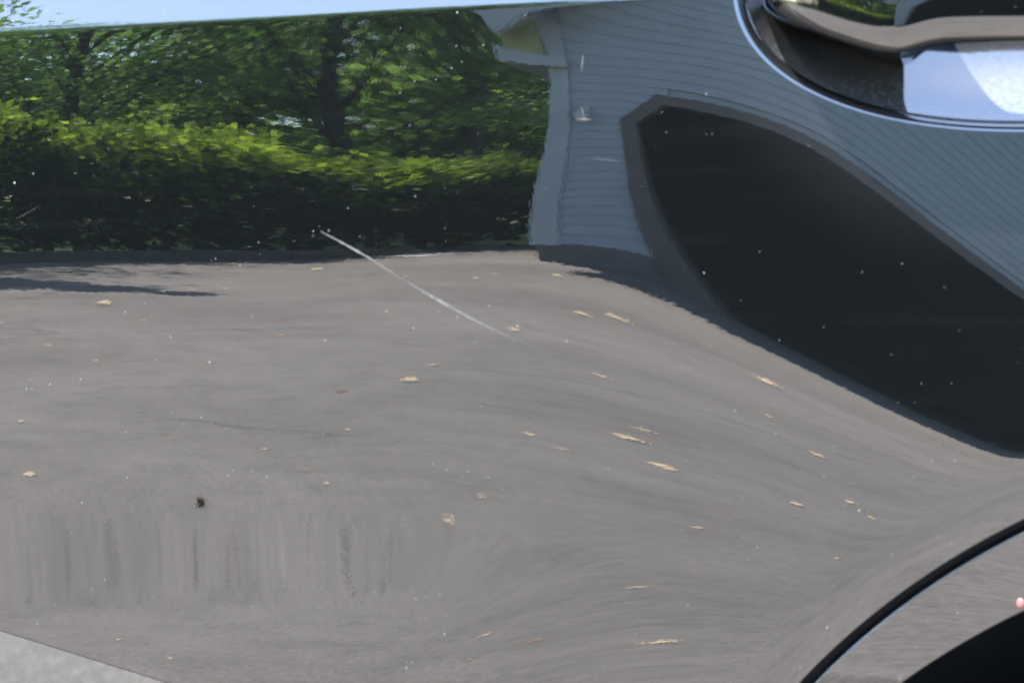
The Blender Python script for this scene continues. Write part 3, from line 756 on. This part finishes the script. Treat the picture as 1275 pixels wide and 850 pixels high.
def panel(name, inside, xs, zs, m, parent, extra=None):
    """skin mesh over the grid xs*zs, clipped exactly along inside(x,z)=0"""
    X, Z = np.meshgrid(xs, zs, indexing='ij')
    F = inside(X, Z)
    nx, nz = X.shape
    pos = F > 0
    allin = pos[:-1, :-1] & pos[1:, :-1] & pos[1:, 1:] & pos[:-1, 1:]
    anyin = pos[:-1, :-1] | pos[1:, :-1] | pos[1:, 1:] | pos[:-1, 1:]
    idx = np.arange(nx*nz).reshape(nx, nz)
    vx = list(X.ravel()); vz = list(Z.ravel())
    faces = np.stack([idx[:-1, :-1], idx[1:, :-1], idx[1:, 1:], idx[:-1, 1:]], -1)[allin].tolist()
    cut = {}
    def cutp(a, b):
        k = (min(a, b), max(a, b))
        if k in cut: return cut[k]
        xa, za, xb, zb = vx[a], vz[a], vx[b], vz[b]
        lo, hi = (0.0, 1.0) if F.ravel()[a] > 0 else (1.0, 0.0)
        for _ in range(22):
            t = (lo+hi)/2
            if inside(np.array([xa+(xb-xa)*t]), np.array([za+(zb-za)*t]))[0] > 0: lo = t
            else: hi = t
        t = (lo+hi)/2
        vx.append(xa+(xb-xa)*t); vz.append(za+(zb-za)*t)
        cut[k] = len(vx)-1
        return cut[k]
    pf = pos.ravel()
    for i, j in np.argwhere(anyin & ~allin):
        q = [idx[i, j], idx[i+1, j], idx[i+1, j+1], idx[i, j+1]]
        poly = []
        for a, b in zip(q, q[1:]+q[:1]):
            if pf[a]: poly.append(int(a))
            if pf[a] != pf[b]: poly.append(cutp(int(a), int(b)))
        if len(poly) >= 3: faces.append(poly)
    vx = np.array(vx); vz = np.array(vz)
    V = P3(vx, vz); Nn = nrm(vx, vz)
    used = np.zeros(len(V), bool)
    used[np.concatenate([np.array(f) for f in faces])] = True
    mp = np.cumsum(used)-1
    V = V[used]; Nn = Nn[used]
    faces = [tuple(int(mp[a]) for a in f) for f in faces]
    if extra:                      # rolled edges: list of (V, N, F)
        for ev, en, ef in extra:
            b = len(V)
            V = np.concatenate([V, ev]); Nn = np.concatenate([Nn, en])
            faces += [tuple(b+a for a in f) for f in ef]
    me = bpy.data.meshes.new(name)
    me.from_pydata(V.tolist(), [], faces)
    me.polygons.foreach_set('use_smooth', np.ones(len(me.polygons), bool))
    me.update()
    me.normals_split_custom_set_from_vertices(Nn.tolist())
    return link_mesh(name, me, m, parent)

def rolled(curve, outdir, r, depth, steps=7):
    """curve (n,2) on the skin edge at distance r before the true edge, outdir (n,2) unit, pointing off the panel"""
    n = len(curve)
    p0 = P3(curve[:, 0], curve[:, 1]); n0 = nrm(curve[:, 0], curve[:, 1])
    o3 = np.stack([outdir[:, 0], np.zeros(n), outdir[:, 1]], -1)
    o3 -= n0*np.sum(o3*n0, 1, keepdims=True); o3 /= np.linalg.norm(o3, axis=1, keepdims=True)
    V, Nn = [], []
    for k in range(steps+1):
        a = math.pi/2*k/steps
        V.append(p0 + o3*r*math.sin(a) - n0*r*(1-math.cos(a))); Nn.append(n0*math.cos(a)+o3*math.sin(a))
    V.append(p0+o3*r-n0*(r+depth)); Nn.append(o3)
    V = np.concatenate(V); Nn = np.concatenate(Nn)
    F = [(k*n+i, k*n+i+1, (k+1)*n+i+1, (k+1)*n+i) for k in range(steps+1) for i in range(n-1)]
    F = [f[::-1] for f in F]
    return V, Nn, F

def arc(c, r, a0, a1, n):
    a = np.linspace(a0, a1, n)
    pts = np.stack([c[0]+r*np.cos(a), c[1]+r*np.sin(a)], -1)
    return pts, np.stack([np.cos(a), np.sin(a)], -1)

car = empty('car', (0.2, 0.9, 0))
tag(car, 'glossy black car door and quarter panel mirroring driveway, hedge and house', 'car')
car_children = []
def cp(o):                       # keep world coordinates under the car
    o.parent = car; o.location = (-0.2, -0.9, 0); return o

def dense(lo, d0, d1, hi, fine, coarse):
    return np.unique(np.concatenate([np.linspace(lo, d0, max(2, int((d0-lo)/coarse)), endpoint=False),
                                     np.linspace(d0, d1, int((d1-d0)/fine), endpoint=False),
                                     np.linspace(d1, hi, max(2, int((hi-d1)/coarse)))]))
xs = dense(-1.0, -.285, .235, .95, .00125, .012)
zs = np.unique(np.concatenate([dense(.42, .585, .8985, .905, .00125, .012), np.linspace(.8985, .913, 40), dense(.913, .914, .93, 1.0, .001, .006)]))
RG, RA, RCU = .0008, .0018, .0052
def in_door(x, z):
    g = np.hypot(x-GC[0], z-GC[1])-(GR+GAPW/2+RG)
    d = np.minimum(g, (XSH-GAPW/2-RG)-x)
    d = np.where((z > GC[1]), d, np.minimum(XSH-x, x*0+1)*0 + np.minimum((GC[0]-(GR+GAPW/2+RG))-x, 1))
    d = np.minimum(d, x-(XF+GAPW/2))
    d = np.minimum(d, ell(x, z, RCU)*CBh)
    return np.minimum(d, z-(zsill(x)+.0007))
def in_quarter(x, z):
    g = (GR-GAPW/2-RG)-np.hypot(x-GC[0], z-GC[1])
    d = np.maximum(g, x-(XSH+GAPW/2+RG))
    d = np.where(z > GC[1], d, x-(GC[0]-GR+GAPW/2+RG))
    a = np.hypot(x-AC[0], z-AC[1])-(AR+RA)
    a = np.where(z > AC[1], a, np.abs(x-AC[0])-(AR+RA))
    return np.minimum(np.minimum(d, a), np.minimum(z-.43, .94-x))
# rolled edges
gp, go = arc(GC, GR+GAPW/2+RG, R(180), R(62), 260)
door_edge = rolled(gp, -go, RG, .016)
th = np.linspace(0, 2*math.pi, 321)
def cupcurve(g):
    c, s = np.cos(th), np.sin(th)
    return np.stack([CUP[0]+(CA+g)*np.sign(c)*np.abs(c)**(2/CNE), CUP[1]+(CBh+g)*np.sign(s)*np.abs(s)**(2/CNE)], -1)
cc = cupcurve(RCU)
tg = np.roll(cc[:-1], -1, 0)-np.roll(cc[:-1], 1, 0); tg = np.concatenate([tg, tg[:1]])
inn = np.stack([-tg[:, 1], tg[:, 0]], -1); inn /= np.linalg.norm(inn, axis=1, keepdims=True)
V_, N_, F_ = rolled(cc, inn, RCU, .0015, 10)
cup_edge = (V_, N_, [f[::-1] for f in F_])
sx = np.linspace(-.79, .04, 240); sp = np.stack([sx, zsill(sx)+.0007], -1)
sill_edge = rolled(sp, np.stack([sx*0, sx*0-1.0], -1), .0006, .02)
sill_edge = (sill_edge[0], sill_edge[1], [f[::-1] for f in sill_edge[2]])
door = cp(panel('rear_door', in_door, xs, zs, M['paint'], None, [door_edge, cup_edge, sill_edge]))
qp, qo = arc(GC, GR-GAPW/2-RG, R(180), R(62), 260)
V_, N_, F_ = rolled(qp, qo, RG, .016); q_edge = (V_, N_, [f[::-1] for f in F_])
ap, ao = arc(AC, AR+RA, R(180), R(0), 300)
arch_edge = rolled(ap, -ao, RA, .022)
quarter = cp(panel('quarter_panel', in_quarter, dense(.0, .05, .235, .95, .00125, .01), zs, M['paint'], None, [q_edge, arch_edge]))

# dark seal behind the shut line
gq, _ = arc(GC, GR, R(180), R(62), 120)
a_ = P3(gq[:, 0], gq[:, 1]); n_ = nrm(gq[:, 0], gq[:, 1])
rad = np.stack([_[:, 0], np.zeros(len(_)), _[:, 1]], -1)
V_ = np.concatenate([a_-n_*.011+rad*.012, a_-n_*.011-rad*.012]); k = len(a_)
cp(link_mesh('door_seal', fast_mesh(V_, [(i, i+1, k+i+1, k+i) for i in range(k-1)], smooth=True), M['gap']))

# ------------------------------------------------------------------ handle cup
t_ = cupcurve(0.0)
rings = []
prof = [(1.0, .0066), (.97, .0079), (.93, .0099), (.87, .0129), (.79, .0163), (.68, .0197), (.54, .0225), (.36, .0244), (.15, .0254)]
e3 = P3(t_[:, 0], t_[:, 1])
c3 = P3(np.array([CUP[0]]), np.array([CUP[1]]))[0]
for s_, d_ in prof:
    x_ = CUP[0]+(t_[:, 0]-CUP[0])*s_; z_ = CUP[1]+(t_[:, 1]-CUP[1])*s_
    y_ = c3[1]+(e3[:, 1]-c3[1])*s_ + d_
    rings.append(np.stack([x_, y_, z_], -1)[:-1])
n_ = 320
V_ = np.concatenate(rings+[c3[None, :]+np.array([[0, .0256, 0]])])
F4 = [(r*n_+i, r*n_+(i+1) % n_, (r+1)*n_+(i+1) % n_, (r+1)*n_+i) for r in range(len(prof)-1) for i in range(n_)]
F3 = [((len(prof)-1)*n_+i, (len(prof)-1)*n_+(i+1) % n_, len(V_)-1) for i in range(n_)]
def sub(o, parent):              # sub-part of a part of the car
    o.parent = parent; o.location = (0, 0, 0); return o
cup = sub(link_mesh('handle_cup', mesh_from(V_, F4+F3, True), M['cup_paint']), door)

# ------------------------------------------------------------------ handle
HXL, HXR, HXC = .1045, .3050, .1960
def zlow(x):
    return np.interp(x, [.1045, .115, .125, .1346, .145, .154, .1612, .1665, .172, .1787, .19, .2107, .235, .245, .252, .262, .275, .29, .305],
                     [.9005, .8945, .8900, .8858, .8818, .8788, .8776, .8782, .8797, .8810, .8809, .8803, .8805, .8785, .8776, .8785, .883, .891, .9005])
def smooth_arr(a, k):
    for _ in range(k): a = np.concatenate([a[:1], (a[:-2]+2*a[1:-1]+a[2:])/4, a[-1:]])
    return a
hx = np.linspace(HXL, HXR, 180)
zl = smooth_arr(zlow(hx), 10)
zu = .938 - .030*np.maximum(0, 1-(hx-HXL)/.03)**2 - .030*np.maximum(0, 1-(HXR-hx)/.03)**2
endf = np.sqrt(np.clip(1-np.maximum(0, 1-(hx-HXL)/.030)**2, 0, 1))*np.sqrt(np.clip(1-np.maximum(0, 1-(HXR-hx)/.030)**2, 0, 1))
yf = -(.0045 + .0285*endf) + .5*((hx-HXC)**2)/.36
# mounts at both ends reach into the cup
mount = np.maximum(1-sm((hx-.147)/.032), sm((hx-.242)/.016))
yb = yf + .0155 + mount*(.058)
V_, secn = [], 0
for i in range(len(hx)):
    z0 = zl[i]+.0085*min(1, .35+endf[i]); f_ = []
    front = np.linspace(zu[i]-.004, z0, 16)
    zc_ = z0+.0085; f_ += [(yf[i]+.5*(z_-zc_)**2/.085, z_) for z_ in front]
    hgt_ = z0-zl[i]; dp = min(.0085, (yb[i]-yf[i])*.6); a0 = math.atan(.1*hgt_/dp); ys = f_[-1][0]
    for a in np.linspace(a0, math.pi/2, 12)[1:]: f_.append((ys+dp*(math.cos(a0)-math.cos(a)), z0-hgt_*(math.sin(a)-math.sin(a0))/(1-math.sin(a0))))
    for a in np.linspace(0, math.pi/2, 7)[1:]: f_.append((yb[i]-.004+.004*math.sin(a), zl[i]+.004*(1-math.cos(a))))
    f_.append((yb[i], (zl[i]+zu[i])/2))
    for a in np.linspace(0, math.pi/2, 6): f_.append((yb[i]-.005*(1-math.cos(a)), zu[i]-.005+.005*math.sin(a)))
    secn = len(f_)
    V_ += [(hx[i], y_, z_) for y_, z_ in f_]
F_ = [(i*secn+k, i*secn+(k+1) % secn, (i+1)*secn+(k+1) % secn, (i+1)*secn+k) for i in range(len(hx)-1) for k in range(secn)]
F_ += [tuple(range(secn))[::-1], tuple((len(hx)-1)*secn+k for k in range(secn))]
hm = mesh_from(V_, F_, True)
bm = bmesh.new(); bm.from_mesh(hm); bmesh.ops.recalc_face_normals(bm, faces=bm.faces); bm.to_mesh(hm); bm.free()
handle = sub(link_mesh('door_handle', hm, M['handle_paint']), door)

# ------------------------------------------------------------------ scratches in the clear coat
def scratch(pts, wid, name='scratch', cut=(.6, .6)):
    pts = np.array(pts); n = 60
    t = np.linspace(0, 1, n); ti = np.linspace(0, 1, len(pts))
    x = smooth_arr(np.interp(t, ti, pts[:, 0]), 12); z = smooth_arr(np.interp(t, ti, pts[:, 1]), 12)
    d = np.stack([np.gradient(x), np.gradient(z)], -1); d /= np.linalg.norm(d, axis=1, keepdims=True)
    pr = np.stack([-d[:, 1], d[:, 0]], -1)
    w_ = np.interp(t, np.linspace(0, 1, len(wid)), wid)*(1+.12*rng.normal(size=n))
    a = P3(x+pr[:, 0]*w_/2, z+pr[:, 1]*w_/2, .00006); b = P3(x-pr[:, 0]*w_/2, z-pr[:, 1]*w_/2, .00006)
    me = fast_mesh(np.concatenate([a, b]), [(i, n+i, n+i+1, i+1) for i in range(n-1)], smooth=True)
    al = np.interp(t, np.linspace(0, 1, len(cut)), cut)*(1+.22*rng.normal(size=n))
    me.attributes.new('cut', 'FLOAT', 'POINT').data.foreach_set('value', np.clip(np.concatenate([al, al]), 0, 1).astype(np.float32))
    o = link_mesh(name, me, M['scratch'])
    return sub(o, door)
s1 = scratch([(-.0854, .8134), (-.067, .8040), (-.0489, .7930), (-.031, .7830), (-.0133, .7737), (.0043, .7660), (.0217, .7594)],
             [.0004, .0009, .0010, .0007, .0010, .0011, .0011, .0010, .0008, .0005], cut=(.6, .95, .7, .4, .8, .85, .6, .35, .18, .02))
s1['label'] = 'long pale curved scratch across the black paint'
def px2(px, py):                 # panel point under a photograph pixel, used for placing marks on the skin
    fpx = 637.5/math.tan(FOV/2)
    fw = np.array([-math.sin(YAW)*math.cos(PITCH), math.cos(YAW)*math.cos(PITCH), math.sin(PITCH)])
    rt = np.array([math.cos(YAW), math.sin(YAW), 0]); up = np.cross(rt, fw)
    d = fw+rt*((px-637.5)/fpx)-up*((py-425)/fpx); y = 0.0
    for _ in range(5):
        q = CAM+d*((y-CAM[1])/d[1]); y = -float(hgt(q[0], q[2]))
    return (q[0], q[2])
for p, q, w_ in (((738, 197), (780, 202), .00022), ((724, 132), (728, 150), .0005), ((722, 148), (738, 149), .0008), ((726, 68), (724, 90), .0006), ((20, 273), (50, 256), .0002)):
    scratch([px2(*p), px2(*q)], [w_*.3, w_, w_*.7, w_*.1])

# ------------------------------------------------------------------ sill cladding
sx = np.linspace(-1.0, .05, 260)
zz = zsill(sx)
base = P3(sx, zz+.001)
rows_ = [(.0, .004), (-.0005, .0004), (-.0015, -.0010), (-.02, -.0155), (-.045, -.031), (-.052, -.034), (-.06, -.035), (-.25, -.03), (-.30, .02)]
V_ = np.concatenate([base+np.array([0, dy, dz_]) for dz_, dy in rows_]); k = len(sx)
F_ = [(r*k+i, r*k+i+1, (r+1)*k+i+1, (r+1)*k+i) for r in range(len(rows_)-1) for i in range(k-1)]
sm_ = mesh_from(V_, F_, True)
cp(link_mesh('sill_trim', sm_, M['cladding']))

# ------------------------------------------------------------------ wheel and rest of the body
lv, lf = [], []
la = np.linspace(R(200), R(-20), 70)
for j, (rr_, yy) in enumerate(((AR+.0, .012), (AR+.012, .04), (AR+.012, .32))):
    for a in la: lv.append((AC[0]+rr_*math.cos(a), yy, AC[1]+rr_*math.sin(a)))
lf = [(j*70+i, j*70+i+1, (j+1)*70+i+1, (j+1)*70+i) for j in range(2) for i in range(69)]
lv += [(AC[0]-.5, .325, .0), (AC[0]+.5, .325, .0), (AC[0]+.5, .325, .9), (AC[0]-.5, .325, .9)]; b = len(lv)-4; lf.append((b, b+1, b+2, b+3))
cp(link_mesh('wheel_liner', mesh_from(lv, lf, True), M['liner']))
wc = (AC[0], .155, .315)
def lathe(profile, c, n=72):
    v, f = [], []
    k = len(profile)
    for i in range(n):
        a = 2*math.pi*i/n
        for r_, y_ in profile: v.append((c[0]+r_*math.cos(a), c[1]+y_, c[2]+r_*math.sin(a)))
    for i in range(n):
        for j in range(k-1): f.append((i*k+j, i*k+j+1, ((i+1) % n)*k+j+1, ((i+1) % n)*k+j))
    return mesh_from(v, f, True)
wheel = cp(link_mesh('wheel', lathe([(.19, .06), (.205, -.085), (.2, -.06), (.12, -.05), (.05, -.06), (.0, -.062)], wc), M['rim']))
sub(link_mesh('tyre', lathe([(.2, .1), (.29, .11), (.313, .09), (.315, 0), (.313, -.08), (.298, -.105), (.25, -.115), (.212, -.1), (.2, -.085)], wc), M['tyre']), wheel)
for i in range(64):
    pass
for i in range(5):
    a = 2*math.pi*i/5+.3
    d = Vector((math.cos(a), 0, math.sin(a))); s_ = Vector((-math.sin(a), 0, math.cos(a)))
    c0 = Vector(wc)+Vector((0, -.075, 0))
    mb = MB().prism([tuple(c0+d*.03+s_*.03), tuple(c0+d*.2+s_*.02), tuple(c0+d*.2-s_*.02), tuple(c0+d*.03-s_*.03)], (0, .03, 0))
    sub(mb.build('spoke', M['rim']), wheel)
# front door, window glass, roof and floor close the body
fx = np.linspace(-1.75, XF-GAPW/2, 60); fz = np.linspace(.62, .998, 40)
XX, ZZ = np.meshgrid(fx, fz, indexing='ij')
V_ = P3(XX.ravel(), ZZ.ravel()); k = len(fz)
F_ = [(i*k+j, (i+1)*k+j, (i+1)*k+j+1, i*k+j+1) for i in range(len(fx)-1) for j in range(k-1)]
cp(link_mesh('front_door', mesh_from(V_, F_, True), M['paint']))
gx = np.linspace(-1.7, .9, 60)
tb = P3(gx, gx*0+.999)
V_ = np.concatenate([tb+np.array([0, .004, -.004]), tb+np.array([0, .10, .20]), tb+np.array([0, .24, .38])]); k = 60
F_ = [(r*k+i, r*k+i+1, (r+1)*k+i+1, (r+1)*k+i) for r in range(2) for i in range(k-1)]
cp(link_mesh('side_window', mesh_from(V_, F_, True), M['glass']))
cp(MB().box((-1.5, .33, 1.372), (.85, 1.5, 1.40)).build('roof', M['paint']))
cp(MB().box((-1.75, .42, .22), (.95, 1.6, .99)).build('cabin_core', M['liner']))
bmv = MB().box((-1.75, .06, .22), (-.03, .40, .30)); cp(bmv.build('floor_pan', M['liner']))

# small raised pink spot on the quarter panel
q = px2(1271, 750)
c_ = P3(np.array([q[0]]), np.array([q[1]]), .0006)[0]
mb = sphere((0, 0, 0), .0016, 1.0, .35, 1.25, 8)
o = mb.build('spot', M['pink'], None, True); o.location = c_
tag(o, 'tiny pink spot on the black paint above the wheel arch', 'spot')
